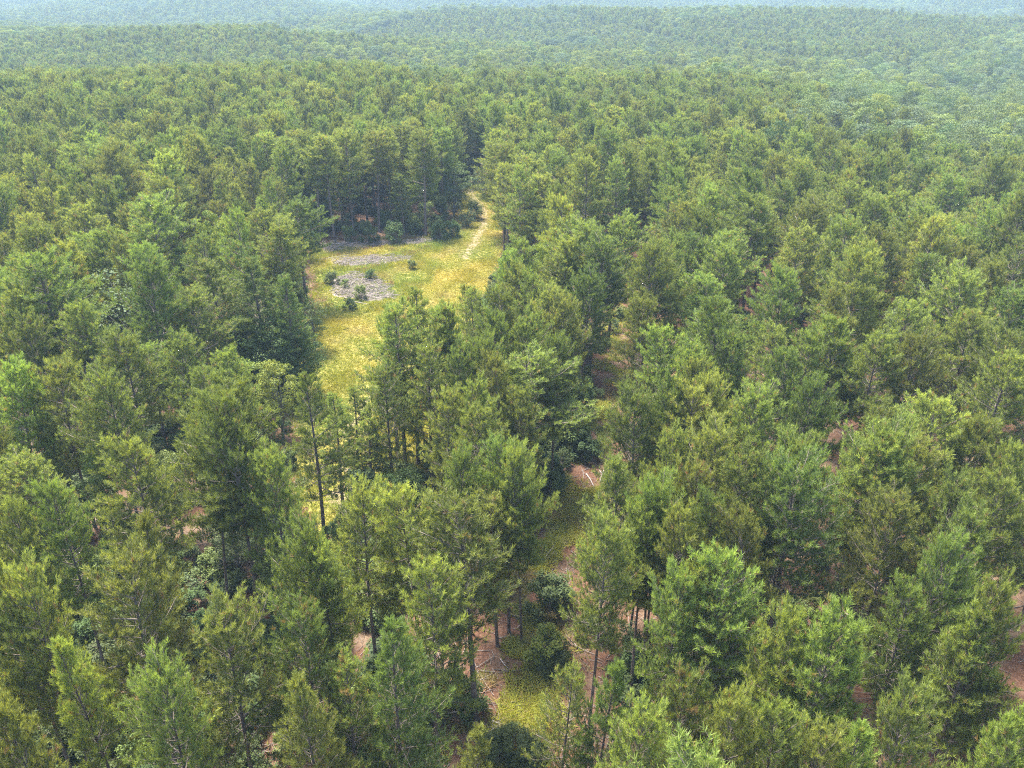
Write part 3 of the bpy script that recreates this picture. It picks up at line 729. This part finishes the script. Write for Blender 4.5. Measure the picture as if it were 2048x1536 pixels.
SEEN_D = np.array([math.hypot(*at_height(a, b, 0.0)) for a, b in SEEN])
kinds_fill = ['round_a', 'round_b', 'round_c', 'round_d', 'round_a', 'round_b', 'tall_a', 'slim_a', 'cone_a', 'round_c', 'round_b', 'round_d', 'sparse_a', 'slim_a', 'wide_a', 'cone_b', 'bright_a']
HALF = 0.70                                   # half width of the built wedge: wider than the picture
far_pines, far_broads = [], []
def stand_noise(x, y):
    return math.sin(x / 61.0 + 1.3) * math.sin(y / 83.0 + .4) + 0.6 * math.sin(x / 29.0 - y / 37.0)
ystep = 24.0
y = 24.0
while y < 2500:
    sp_ = 4.6 if y < 160 else (4.3 if y < 420 else (5.0 if y < 800 else 6.4))
    band = 0.5 * sp_ if False else sp_ * 0.86
    hw = HALF * y + 22
    x = -hw
    while x < hw:
        jx, jy = x + rng.normal() * sp_ * 0.26, y + rng.normal() * sp_ * 0.26
        x += sp_
        r = math.hypot(jx, jy)
        if r < 22: continue
        if r < 175:
            if not free(jx, jy): continue
            if g_near(jx, jy, 4.3 if r > 110 else 5.3): continue
        else:
            if inside(STRIP, jx, jy) or (r < 260 and dist_poly(TRACK_P[:-2], jx, jy) < 3.4): continue
            if g_near(jx, jy, 3.2): continue
        invalley = inside(VALLEY, jx + 9 * math.sin(jy / 17.0) + 5 * rng.normal(), jy + 9 * math.sin(jx / 13.0) + 5 * rng.normal())
        if r > 330:
            n = stand_noise(jx, jy); low = ter1(jx, jy)
            if (r > 700 and n > (0.85 if r < 1000 else 0.40)) or rng.random() < (0.012 if r < 1000 else 0.05):
                if r < 1000 or rng.random() < 0.45: far_broads.append([jx, jy, 1.15 + 0.4 * rng.random(), 1.35 + 0.5 * rng.random(), True])
                continue
        if invalley and rng.random() > 0.06:
            if rng.random() < 0.9 and not g_near(jx, jy, 9.0):
                far_broads.append([jx, jy, 1.0 + 0.5 * rng.random(), 1.25 + 0.55 * rng.random(), None]); g_add(jx, jy)
            continue
        sz = (0.97 + 0.13 * rng.normal()) if r < 240 else (0.95 + 0.07 * rng.normal() + (0.12 if math.sin(jx / 97.0 + jy / 240.0 + 2) > 0.2 else -0.08))
        k = kinds_fill[rng.integers(len(kinds_fill))]
        if r < 175 and hides(jx, jy, 17.5 * sz, 3.6): continue
        near_d = rng.random()
        pines.append([jx, jy, float(np.clip(sz, 0.72, 1.2)), float(np.clip((0.98 if r < 250 else 0.86) + 0.12 * rng.normal(), 0.6, 1.3)), k, False])
        if r < 300: g_add(jx, jy)
    y += band

# the 300 pines that show largest stand as things of their own, the rest is one forest
def shown(p):
    tz = ter1(p[0], p[1])
    u, v, dep = project(p[0], p[1], tz + 17.5 * p[2] * 0.9)
    ok = -60 < u < 2108 and -20 < v < 1570
    return ok, dep, u, v
cand = []
for i, p in enumerate(pines):
    ok, dep, u, v = shown(p)
    if ok: cand.append((0 if p[5] else 1, dep, i, u, v))
cand.sort()
single = {c[2]: (c[3], c[4], c[1]) for c in cand[:300]}
ORD = ['first', 'second', 'third', 'fourth', 'fifth', 'sixth', 'seventh', 'eighth', 'ninth', 'tenth', 'eleventh', 'twelfth', 'thirteenth', 'fourteenth',
       'fifteenth', 'sixteenth', 'seventeenth', 'eighteenth', 'nineteenth', 'twentieth']
def lane_x(v):
    pts = sorted(LANE_C, key=lambda q: q[1])
    return np.interp(v, [q[1] for q in pts], [q[0] for q in pts])
def strip_x(v):
    return np.interp(v, [350, 430, 560, 700, 900, 1060, 1536], [950, 960, 860, 720, 690, 660, 640])
CLEAR_BACK = at_height(780, 485, 0)[1]
def zone_of(p):
    u, v, _ = project(p[0], p[1], ter1(p[0], p[1]))
    if p[1] > CLEAR_BACK and u < strip_x(v): return 'behind the clearing'
    if u < strip_x(v): return 'left of the grass'
    if u < lane_x(v): return 'between grass and needle lane'
    return 'right of the needle lane'
def row_labels(items, per):
    """items: (index, u, v, zone) -> place words, one for each, by rows from the front and by order within the row"""
    words = {}
    for z in sorted(set(i[3] for i in items)):
        zz = sorted([i for i in items if i[3] == z], key=lambda q: -q[2])
        nrow = 0
        for s in range(0, len(zz), per):
            row = sorted(zz[s:s + per], key=lambda q: q[1]); nrow += 1
            for k, it in enumerate(row):
                words[it[0]] = (ORD[k], ORD[min(nrow - 1, 19)], z)
    return words
items = [(i, u, v, zone_of(pines[i])) for i, (u, v, d) in single.items()]
words = row_labels(items, 10)

def place_tree(name, proto, x, y, sz, sxy, label, cat, group, rot, tilt, parts):
    e = bpy.data.objects.new(name, None); C.objects.link(e)
    e.empty_display_size = 0.5
    e.location = (x, y, ter1(x, y))
    e.rotation_euler = (tilt[0], tilt[1], rot)
    e.scale = (sxy, sxy, sz)
    e['label'] = label; e['category'] = cat; e['group'] = group
    for pn, key in parts:
        o = bpy.data.objects.new(pn, proto[key]); C.objects.link(o); o.parent = e
    return e
for i in sorted(single, key=lambda q: single[q][2]):
    p = pines[i]; o_, r_, z = words[i]
    place_tree('pine_tree', PINE[p[4]], p[0], p[1], p[2], p[3], f"{PINE_LOOK[p[4]]} pine, {o_} from left in {r_} row {z}",
               'pine tree', 'pines of the near stands', random.random() * 6.28, (random.gauss(0, 0.03), random.gauss(0, 0.03)),
               (('trunk', 'trunk'), ('crown', 'crown')))
bit = []
for i, b in enumerate(broads):
    u, v, d = project(b[0], b[1], ter1(b[0], b[1]) + BH[b[4]] * b[2])
    if u > 1520 and 100 < v < 340: z = 'in the right creek hollow'
    elif v < 60: z = 'in the hazy far woods'
    elif v < 160: z = 'in the far pale tree line'
    elif d > 190: z = 'among pines past the clearing'
    else: z = 'amid the near pines'
    bit.append((i, u, v, z))
bw = row_labels(bit, 12)
for i, b in enumerate(broads):
    o_, r_, z = bw[i]
    place_tree('broadleaf_tree', BROAD[b[4]], b[0], b[1], b[2], b[3], f"{BROAD_LOOK[b[4]]} broadleaf tree, {o_} from left in {r_} row {z}",
               'tree', 'broadleaf trees among the pines', random.random() * 6.28, (0, 0), (('trunk', 'trunk'), ('crown', 'crown')))

# ------------------------------------------------------------------ the forest beyond, as one mass each
def scatter(name, pts, protos_, label, cat):
    """points carry size, turn and kind; a node group puts a whole tree on each"""
    me = bpy.data.meshes.new(name)
    P = np.array([[p[0], p[1], float(p[5])] for p in pts], np.float32)
    me.vertices.add(len(P)); me.vertices.foreach_set('co', P.ravel())
    for nm, ty, arr in (('turn', 'FLOAT_VECTOR', np.array([[random.gauss(0, 0.03), random.gauss(0, 0.03), p[6]] for p in pts], np.float32)),
                        ('size', 'FLOAT_VECTOR', np.array([[p[3], p[3], p[2]] for p in pts], np.float32))):
        at = me.attributes.new(nm, ty, 'POINT'); at.data.foreach_set('vector', arr.ravel())
    at = me.attributes.new('kind', 'INT', 'POINT'); at.data.foreach_set('value', np.array([p[7] for p in pts], np.int32))
    o = add_obj(name, me, label=label, cat=cat, kind='stuff')
    ng = bpy.data.node_groups.new(name + '_nodes', 'GeometryNodeTree')
    ng.interface.new_socket('Geometry', in_out='INPUT', socket_type='NodeSocketGeometry')
    ng.interface.new_socket('Geometry', in_out='OUTPUT', socket_type='NodeSocketGeometry')
    N, L = ng.nodes, ng.links
    gi, go = N.new('NodeGroupInput'), N.new('NodeGroupOutput')
    col = bpy.data.collections.new(name + '_kinds')
    for k, pm in enumerate(protos_):
        q = bpy.data.objects.new('%s_%02d' % (name + '_kind', k), pm); col.objects.link(q)
    ci = N.new('GeometryNodeCollectionInfo'); ci.inputs['Collection'].default_value = col
    ci.inputs['Separate Children'].default_value = True; ci.inputs['Reset Children'].default_value = True
    ip = N.new('GeometryNodeInstanceOnPoints'); ip.inputs['Pick Instance'].default_value = True
    def named(nm, ty):
        n = N.new('GeometryNodeInputNamedAttribute'); n.data_type = ty; n.inputs['Name'].default_value = nm
        return n.outputs['Attribute']
    L.new(gi.outputs[0], ip.inputs['Points']); L.new(ci.outputs[0], ip.inputs['Instance'])
    L.new(named('kind', 'INT'), ip.inputs['Instance Index'])
    e2r = N.new('FunctionNodeEulerToRotation'); L.new(named('turn', 'FLOAT_VECTOR'), e2r.inputs[0]); L.new(e2r.outputs[0], ip.inputs['Rotation'])
    L.new(named('size', 'FLOAT_VECTOR'), ip.inputs['Scale'])
    L.new(ip.outputs[0], go.inputs[0])
    md = o.modifiers.new('scatter', 'NODES'); md.node_group = ng
    return o
pk = list(PINE)
fp = []
for i, p in enumerate(pines):
    if i in single: continue
    fp.append([p[0], p[1], p[2], p[3], p[4], 0, rng.random() * 6.28, pk.index(p[4])])
zz = terrain(np.array([q[0] for q in fp]), np.array([q[1] for q in fp]))
for q, z in zip(fp, zz): q[5] = z
scatter('pine_forest', fp, [PINE[k]['joined'] for k in pk], 'dense green pine forest stretching back to the hazy distance', 'forest')
bk = ['green_a', 'green_b', 'green_c', 'dark_a', 'pale_b', 'yellow_a', 'green_a', 'pale_a']
fb = []
for p in far_broads:
    fb.append([p[0], p[1], p[2], p[3], None, ter1(p[0], p[1]), rng.random() * 6.28, int(rng.choice([4, 5, 2, 4])) if p[4] else int(rng.integers(len(bk)))])
scatter('distant_woods', fb, [BROAD[k]['joined'] for k in bk], 'pale broadleaf woods scattered through the distant pine forest', 'woods')

# ------------------------------------------------------------------ shrubs that stand out
SHR = [  # foot x, y, width in pixels, kind
 (598,1200,60,'b'),(1098,1230,100,'a'),(1090,1335,85,'yellow'),(1112,1348,70,'a'),(925,1440,95,'a'),(900,1400,80,'green'),(1150,905,75,'b'),
 (1170,925,60,'a'),(1100,990,80,'c'),(1148,835,90,'b'),(740,487,40,'a'),(700,485,34,'green'),(790,486,44,'a'),(880,480,40,'a'),(905,475,36,'a'),
 (742,560,22,'a'),(665,570,30,'a'),(722,600,30,'green'),(700,620,26,'a'),(825,540,22,'green'),(690,575,20,'green'),(830,470,40,'green'),
 (935,455,36,'pale'),(950,440,40,'green'),(980,392,50,'a'),(990,380,40,'a'),(970,400,30,'green'),(1245,640,40,'c'),(1225,665,40,'pale'),
 (1235,600,40,'a'),(1205,700,40,'c'),(1570,1255,90,'c'),(1620,1230,50,'green'),(1720,1290,80,'a'),(1760,1400,80,'b'),(380,1420,90,'a'),
 (110,1530,110,'a'),(40,1420,120,'b'),(170,1210,100,'c'),(310,1230,80,'green'),(490,1430,90,'a'),(560,1150,110,'b'),(600,1130,90,'a'),
 (730,1040,90,'b'),(770,1060,90,'a'),(700,1110,80,'c'),(800,1000,80,'green'),(470,1120,110,'green'),(430,1170,80,'green'),(1290,1340,80,'green'),
 (1260,1360,70,'b'),(1470,1380,70,'a'),(1250,1420,70,'a'),(160,735,90,'a'),(190,740,80,'green'),(60,740,80,'b'),(240,800,90,'b'),(330,590,60,'green'),
 (300,600,50,'a'),(1190,800,40,'c'),(1680,1100,80,'a'),(1700,1060,70,'b'),(1920,820,60,'a'),(1950,870,70,'b'),(1240,560,40,'a'),(560,480,40,'a'),
 (590,490,40,'green'),(620,475,40,'green'),(650,470,40,'a'),(770,455,40,'a'),(850,450,44,'green'),(810,450,40,'a'),(690,465,36,'pale'),(880,445,40,'b'),
 (1030,1500,90,'c'),(1000,1530,80,'a'),(830,1510,70,'b'),(1800,1340,90,'b'),(1860,1290,70,'c'),(1350,1000,50,'b'),(950,1190,60,'green'),
]
SR = {'a': 1.3, 'b': 1.2, 'c': 1.5, 'green': 1.4, 'yellow': 1.0, 'pale': 1.1}
sit = []
for i, (px, py, w, kind) in enumerate(SHR):
    x, y = at_height(px, py, 0.0)
    p = [x, y]
    sit.append((i, px, py, zone_of(p)))
sw = row_labels(sit, 8)
for i, (px, py, w, kind) in enumerate(SHR):
    x, y = at_height(px, py, 0.0)
    dep = project(x, y, 1.0)[2]
    sc = float(np.clip(w / FPX * dep / (2.1 * SR[kind]), 0.45, 1.8))
    o_, r_, z = sw[i]
    place_tree('shrub', SHRUB[kind], x, y, sc * (0.95 + 0.25 * random.random()), sc, f"{SHRUB_LOOK[kind]} shrub, {o_} from left in {r_} row {z}",
               'shrub', 'shrubs of the open ground', random.random() * 6.28, (0, 0), (('stems', 'stems'), ('foliage', 'foliage')))

# undergrowth below the trees: nobody could count it
ug = []
sk = ['a', 'b', 'c', 'green', 'pale']
while len(ug) < 6500:
    y = 24 + 330 * rng.random() ** 0.8; x = (rng.random() * 2 - 1) * (HALF * y + 15)
    r = math.hypot(x, y)
    if not free(x, y, -2.4) or (r < 160 and inside(OPEN, x, y) and rng.random() < 0.35): continue
    u, v, dd = project(x, y, 0)
    leftish = u < strip_x(v)
    if 1.0 < (y - CLEAR_BACK) < 22 and -40 < x < -2 and rng.random() < 0.6: continue
    midz = (not leftish) and u < lane_x(v) and r < 150
    dens = 0.75 if leftish else 0.85 if midz else (0.30 if r < 100 else 0.45)
    if rng.random() > dens * (0.35 + 0.65 * (math.sin(x / 7.3 + 2) * math.sin(y / 9.1) > -0.2)): continue
    s = 0.45 + 0.55 * rng.random() + (0.35 * rng.random() if leftish else 0.55 * rng.random() if midz else 0)
    ug.append([x, y, s, s * (0.85 + 0.4 * rng.random()), None, ter1(x, y), rng.random() * 6.28, int(rng.choice(5, p=[.34, .22, .22, .17, .05]))])
scatter('undergrowth', ug, [SHRUB[k]['joined'] for k in sk], 'dark green undergrowth of saplings and brambles below the pines', 'undergrowth')

# ------------------------------------------------------------------ grass and weeds
def blades(buf, X, Y, hmin, hmax, n, col_fn, width=0.035, lean=0.5):
    g = rng
    k = len(X)
    base = np.stack([X, Y, terrain(X, Y)], 1)[:, None, :] + np.concatenate([g.normal(size=(k, n, 2)) * 0.11, np.zeros((k, n, 1))], 2)
    h = (hmin + (hmax - hmin) * g.random((k, 1, 1)) * (0.6 + 0.4 * g.random((k, n, 1))))
    ln = g.normal(size=(k, n, 2)) * lean * h
    tip = base + np.concatenate([ln, h], 2)
    a = g.random((k, n, 1)) * 6.28
    wv = np.concatenate([np.cos(a), np.sin(a), 0 * a], 2) * width * (0.7 + 0.6 * g.random((k, n, 1)))
    V = np.stack([base - wv, base + wv, tip], 2)
    col = col_fn(X, Y)                              # k,4
    col = np.repeat(np.repeat(col[:, None, None, :], n, 1), 3, 2).astype(np.float32)
    col[..., 0] = np.clip(col[..., 0] + g.normal(size=(k, n, 1)) * 0.15, 0, 1)
    buf.add(V.reshape(-1, 3), np.arange(k * n * 3).reshape(-1, 3), col.reshape(-1, 4))
def wav(X, Y, s, ph):
    return (np.sin(X / s + ph) * np.sin(Y / (s * 1.3) + ph * 2) + 0.6 * np.sin(X / (s * .45) - Y / (s * .6) + ph) + 0.4 * np.sin(Y / (s * .3) + X / (s * .37))) / 2.0
def grass_col(X, Y):
    c = np.zeros((len(X), 4)); c[:, 3] = 1
    c[:, 0] = np.clip(0.45 + 0.55 * wav(X, Y, 4.5, 1.0), 0, 1)
    c[:, 1] = np.clip(0.15 + 0.9 * wav(X, Y, 6.0, 3.0) + 0.35 * (X < -14), 0, 1) * 0.9
    c[:, 2] = np.clip(1.1 * wav(X, Y, 3.4, 5.0) - 0.25, 0, 1) * 0.7
    return c
gb = Buf()
x0, y0 = STRIP.min(0); x1, y1 = STRIP.max(0)
X = x0 + (x1 - x0) * rng.random(150000); Y = y0 + (y1 - y0) * rng.random(150000)
m = inside_np(STRIP, X + rng.normal(size=X.size) * 0.6, Y + rng.normal(size=X.size) * 0.6)
m &= ~(CHIPMASK(X, Y) & (rng.random(X.size) < 0.42 + 0.4 * (wav(X, Y, 1.1, 0.5) > 0.05)))
X, Y = X[m], Y[m]
dtr = dist_np(TRACK_P, X, Y)
onpath = (dist_np(TRACK_P[6:], X, Y) < 0.8) | (dist_np(TRACK_P[:4], X, Y) < 1.2)
keep = ~onpath | (rng.random(len(X)) < 0.4)
X, Y, dtr = X[keep], Y[keep], dtr[keep]
blades(gb, X, Y, 0.08, 0.34, 6, grass_col, 0.042, 0.95)
# thin straw grass running out below the trees beside the strip
Xe = x0 - 9 + (x1 - x0 + 18) * rng.random(90000); Ye = y0 - 6 + (y1 - y0 + 12) * rng.random(90000)
de = dist_np(np.concatenate([STRIP, STRIP[:1]]), Xe, Ye)
me_ = ~inside_np(STRIP, Xe, Ye) & (rng.random(Xe.size) < np.exp(-de / 2.6))
blades(gb, Xe[me_], Ye[me_], 0.12, 0.5, 6, grass_col, 0.04, 0.5)
# longer grass along the left side of the strip
tall = (wav(X, Y, 7.0, 0.7) > 0.25) & (dtr > 2.0)
blades(gb, X[tall][::3], Y[tall][::3], 0.35, 0.8, 6, grass_col, 0.035, 0.5)
add_obj('grass', gb.mesh('grass', [M_GRASS]), label='yellow and lime green grass covering the open strip', cat='grass', kind='stuff')

wb = Buf()
n = 34000
t = rng.random(n) * (len(LANE_P) - 1); i0 = np.minimum(t.astype(int), len(LANE_P) - 2); f = (t - i0)[:, None]
base = LANE_P[i0] * (1 - f) + LANE_P[i0 + 1] * f + rng.normal(size=(n, 2)) * 1.7
wsel = wav(base[:, 0], base[:, 1], 2.6, 1.7) > -0.05
X, Y = base[wsel, 0], base[wsel, 1]
def weed_col(X, Y):
    c = np.zeros((len(X), 4)); c[:, 3] = 1
    c[:, 0] = np.clip(0.5 + 0.6 * wav(X, Y, 2.0, 0.3), 0, 1)
    c[:, 1] = np.clip(0.2 + 1.3 * wav(X, Y, 2.3, 4.0), 0, 1)
    c[:, 2] = np.clip(1.2 * wav(X, Y, 2.1, 2.2) + 0.1, 0, 1)
    return c
blades(wb, X[::2], Y[::2], 0.12, 0.5, 6, weed_col, 0.04, 0.9)
# bright clumps seen along the lane
for px, py, rr_, k in [(1130,1000,2.4,900),(1150,1030,1.5,500),(1110,985,1.2,300),(1205,815,1.7,600),(1195,835,1.0,300),(1060,1400,2.0,700),(1080,1350,1.4,500),
                       (1040,1490,2.2,900),(1095,1265,1.0,300),(1250,640,3.0,800),(1235,690,2.0,600),(1085,1140,1.0,300),(1000,1510,1.8,600),(1080,1440,1.8,600),
                       (1140,1070,1.0,350),(1225,600,2.0,500),(1030,1420,1.2,400),(1110,1330,1.2,400)]:
    cx_, cy_ = at_height(px, py, 0.0)
    X = cx_ + rng.normal(size=k) * rr_ * 0.55; Y = cy_ + rng.normal(size=k) * rr_ * 0.75
    tone = rng.random()
    def clump_col(X, Y, tone=tone):
        c = np.zeros((len(X), 4)); c[:, 3] = 1; c[:, 0] = 0.6 + 0.4 * rng.random(len(X)); c[:, 1] = np.clip(0.3 + 0.7 * tone + 0.2 * rng.normal(size=len(X)), 0, 1)
        c[:, 2] = (rng.random(len(X)) < 0.18) * 0.7
        return c
    blades(wb, X[::2], Y[::2], 0.15, 0.60, 7, clump_col, 0.04, 0.85)
# low plants scattered over the litter
Y = 24 + 110 * rng.random(30000) ** 0.8; X = (rng.random(30000) * 2 - 1) * (HALF * Y + 6)
m = (wav(X, Y, 5.0, 2.9) + 0.5 * wav(X, Y, 1.7, 0.2) > 0.28) & ~inside_np(STRIP, X, Y)
blades(wb, X[m], Y[m], 0.12, 0.45, 6, weed_col, 0.045, 0.7)
# weeds on the clearing and at the strip's edge
x0, y0 = CLEARING.min(0); x1, y1 = CLEARING.max(0)
X = x0 + (x1 - x0) * rng.random(9000); Y = y0 + (y1 - y0) * rng.random(9000)
m = inside_np(CLEARING, X, Y) & (wav(X, Y, 3.2, 0.9) > 0.0) & ~CHIPMASK(X, Y)
blades(wb, X[m], Y[m], 0.3, 0.9, 6, weed_col, 0.04, 0.4)
add_obj('weeds', wb.mesh('weeds', [M_WEED]), label='yellow-green weeds growing along the needle strewn lane', cat='weeds', kind='stuff')

# ------------------------------------------------------------------ dead wood on the ground
sb = Buf()
def stick(buf, x, y, L, r, az, z=0.03, bend=0.06):
    d = np.array([math.cos(az), math.sin(az), 0]); p = np.array([x, y, ter1(x, y) + z + r])
    e = p + d * L + np.array([0, 0, abs(random.gauss(0, 0.10))])
    mid = (p + e) / 2 + np.array([random.gauss(0, bend) * L * .5, random.gauss(0, bend) * L * .5, 0.02])
    buf.add(*tube(np.array([p, mid, e]), [r, r * .85, r * .5], 3))
cnt = 0
while cnt < 2600:
    x = x0 + (x1 - x0) * random.random(); y = y0 + (y1 - y0) * random.random()
    if not any(inside(q, x, y) for q in CHIP): continue
    stick(sb, x, y, 0.4 + 1.8 * random.random() ** 2, 0.015 + 0.05 * random.random() ** 2, random.gauss(0.2, 0.8), 0.03 + 0.45 * random.random() ** 2); cnt += 1
cnt = 0
while cnt < 15000:
    y = 22 + 100 * random.random(); x = (random.random() * 2 - 1) * (HALF * y + 6)
    if inside(STRIP, x, y): continue
    stick(sb, x, y, 0.3 + 2.0 * random.random() ** 2, 0.014 + 0.03 * random.random() ** 1.5, random.random() * 6.28); cnt += 1
add_obj('debris', sb.mesh('debris', [M_SLASH]), label='grey broken branches and logging slash littering the ground', cat='debris', kind='stuff')

LOGS = [  # one end x, y, other end x, y, thickness
 (850,1447,985,1430,.10),(1170,950,1190,978,.06),(1205,945,1202,968,.06),(1198,943,1215,960,.05),(1070,1135,1110,1095,.07),(1085,1130,1110,1108,.05),
 (1690,1236,1745,1262,.07),(1702,1312,1722,1303,.08),(1655,1210,1680,1226,.05),(1000,1320,1018,1345,.05),(985,1452,1010,1455,.07),(975,1470,1000,1455,.05),
 (1225,540,1262,572,.08),(690,600,755,585,.08),(700,606,740,612,.08),(645,492,720,486,.10),(730,487,770,489,.09),(690,575,720,560,.07),
 (640,520,700,512,.08),(790,483,850,480,.08),(1960,1290,1990,1310,.07),(660,585,690,572,.08),(735,592,770,600,.08),(720,520,800,517,.07),(1245,1300,1215,1312,.05),
]
lit = []
for i, (ax, ay, bx, by, r) in enumerate(LOGS):
    p = at_height((ax + bx) / 2, (ay + by) / 2, 0.0)
    z = 'in the clearing' if 600 < ax < 880 and ay < 640 else ('on the needle lane' if 960 < ax < 1270 else 'on red litter below pines')
    lit.append((i, ax, ay, z))
lw = row_labels(lit, 5)
for i, (ax, ay, bx, by, r) in enumerate(LOGS):
    A = np.array(at_height(ax, ay, 0.0)); B = np.array(at_height(bx, by, 0.0))
    mid = (A + B) / 2
    lb, sbuf = Buf(), Buf()
    zA = float(terrain(*mid)); L = np.linalg.norm(B - A); d = (B - A) / L; nrm = np.array([-d[1], d[0]])
    pts = []
    for k in range(6):
        s = k / 5.0
        q = A + (B - A) * s - mid + nrm * (math.sin(s * 3 + i) * 0.05 * L)
        pts.append([q[0], q[1], r * 0.9 + 0.03 + 0.10 * s * (i % 3) / 2])
    rad = [r * (1.1 - 0.55 * k / 5) for k in range(6)]
    v, t = tube(np.array(pts), rad, 8)
    lb.add(v, t); lb.add(v[:8], [(0, k + 1, k) for k in range(1, 7)])
    o_, r_, z = lw[i]
    e = add_obj('fallen_log', None, label=f"weathered grey fallen log, {o_} from left in {r_} row {z}", cat='log', group='fallen logs', loc=(mid[0], mid[1], zA))
    add_obj('stem', lb.mesh('log_stem', [M_DEADWOOD], True), parent=e)
    for k in range(2 + i % 2):
        s = 0.3 + 0.25 * k; q = np.array(pts[int(s * 5)])
        w = np.array([nrm[0] * (1 if k % 2 else -1) + d[0] * 0.6, nrm[1] * (1 if k % 2 else -1) + d[1] * 0.6, 0.25])
        b_ = Buf(); b_.add(*tube(np.array([q, q + w * 0.25, q + w * (0.4 + 0.3 * random.random())]), [r * .35, r * .25, r * .1], 5))
        add_obj('branch_stub', b_.mesh('log_stub', [M_DEADWOOD]), parent=e)

# ------------------------------------------------------------------ haze
hb = bpy.data.meshes.new('haze')
X0, X1, Y0, Y1, Z0, Z1 = -4200, 4200, -120, 4000, -32, 96
hv = [(x, y, z) for z in (Z0, Z1) for y in (Y0, Y1) for x in (X0, X1)]
hb.from_pydata(hv, [], [(0, 2, 3, 1), (4, 5, 7, 6), (0, 1, 5, 4), (2, 6, 7, 3), (0, 4, 6, 2), (1, 3, 7, 5)])
mh, nt, N, L = new_mat('haze')
out = N.new('ShaderNodeOutputMaterial'); pv = N.new('ShaderNodeVolumePrincipled')
pv.inputs['Color'].default_value = (0.56, 0.79, 1.0, 1)
pv.inputs['Density'].default_value = 0.00024
pv.inputs['Density Attribute'].default_value = ''
pv.inputs['Anisotropy'].default_value = 0.0
L.new(pv.outputs[0], out.inputs['Volume'])
hb.materials.append(mh)
add_obj('haze', hb, label='thin pale blue summer haze over the whole forest', cat='haze', kind='stuff')
print('PINES', len(pines), 'single', len(single), 'far', len(fp), 'woods', len(fb), 'tris', sum(len(m.polygons) for m in bpy.data.meshes))
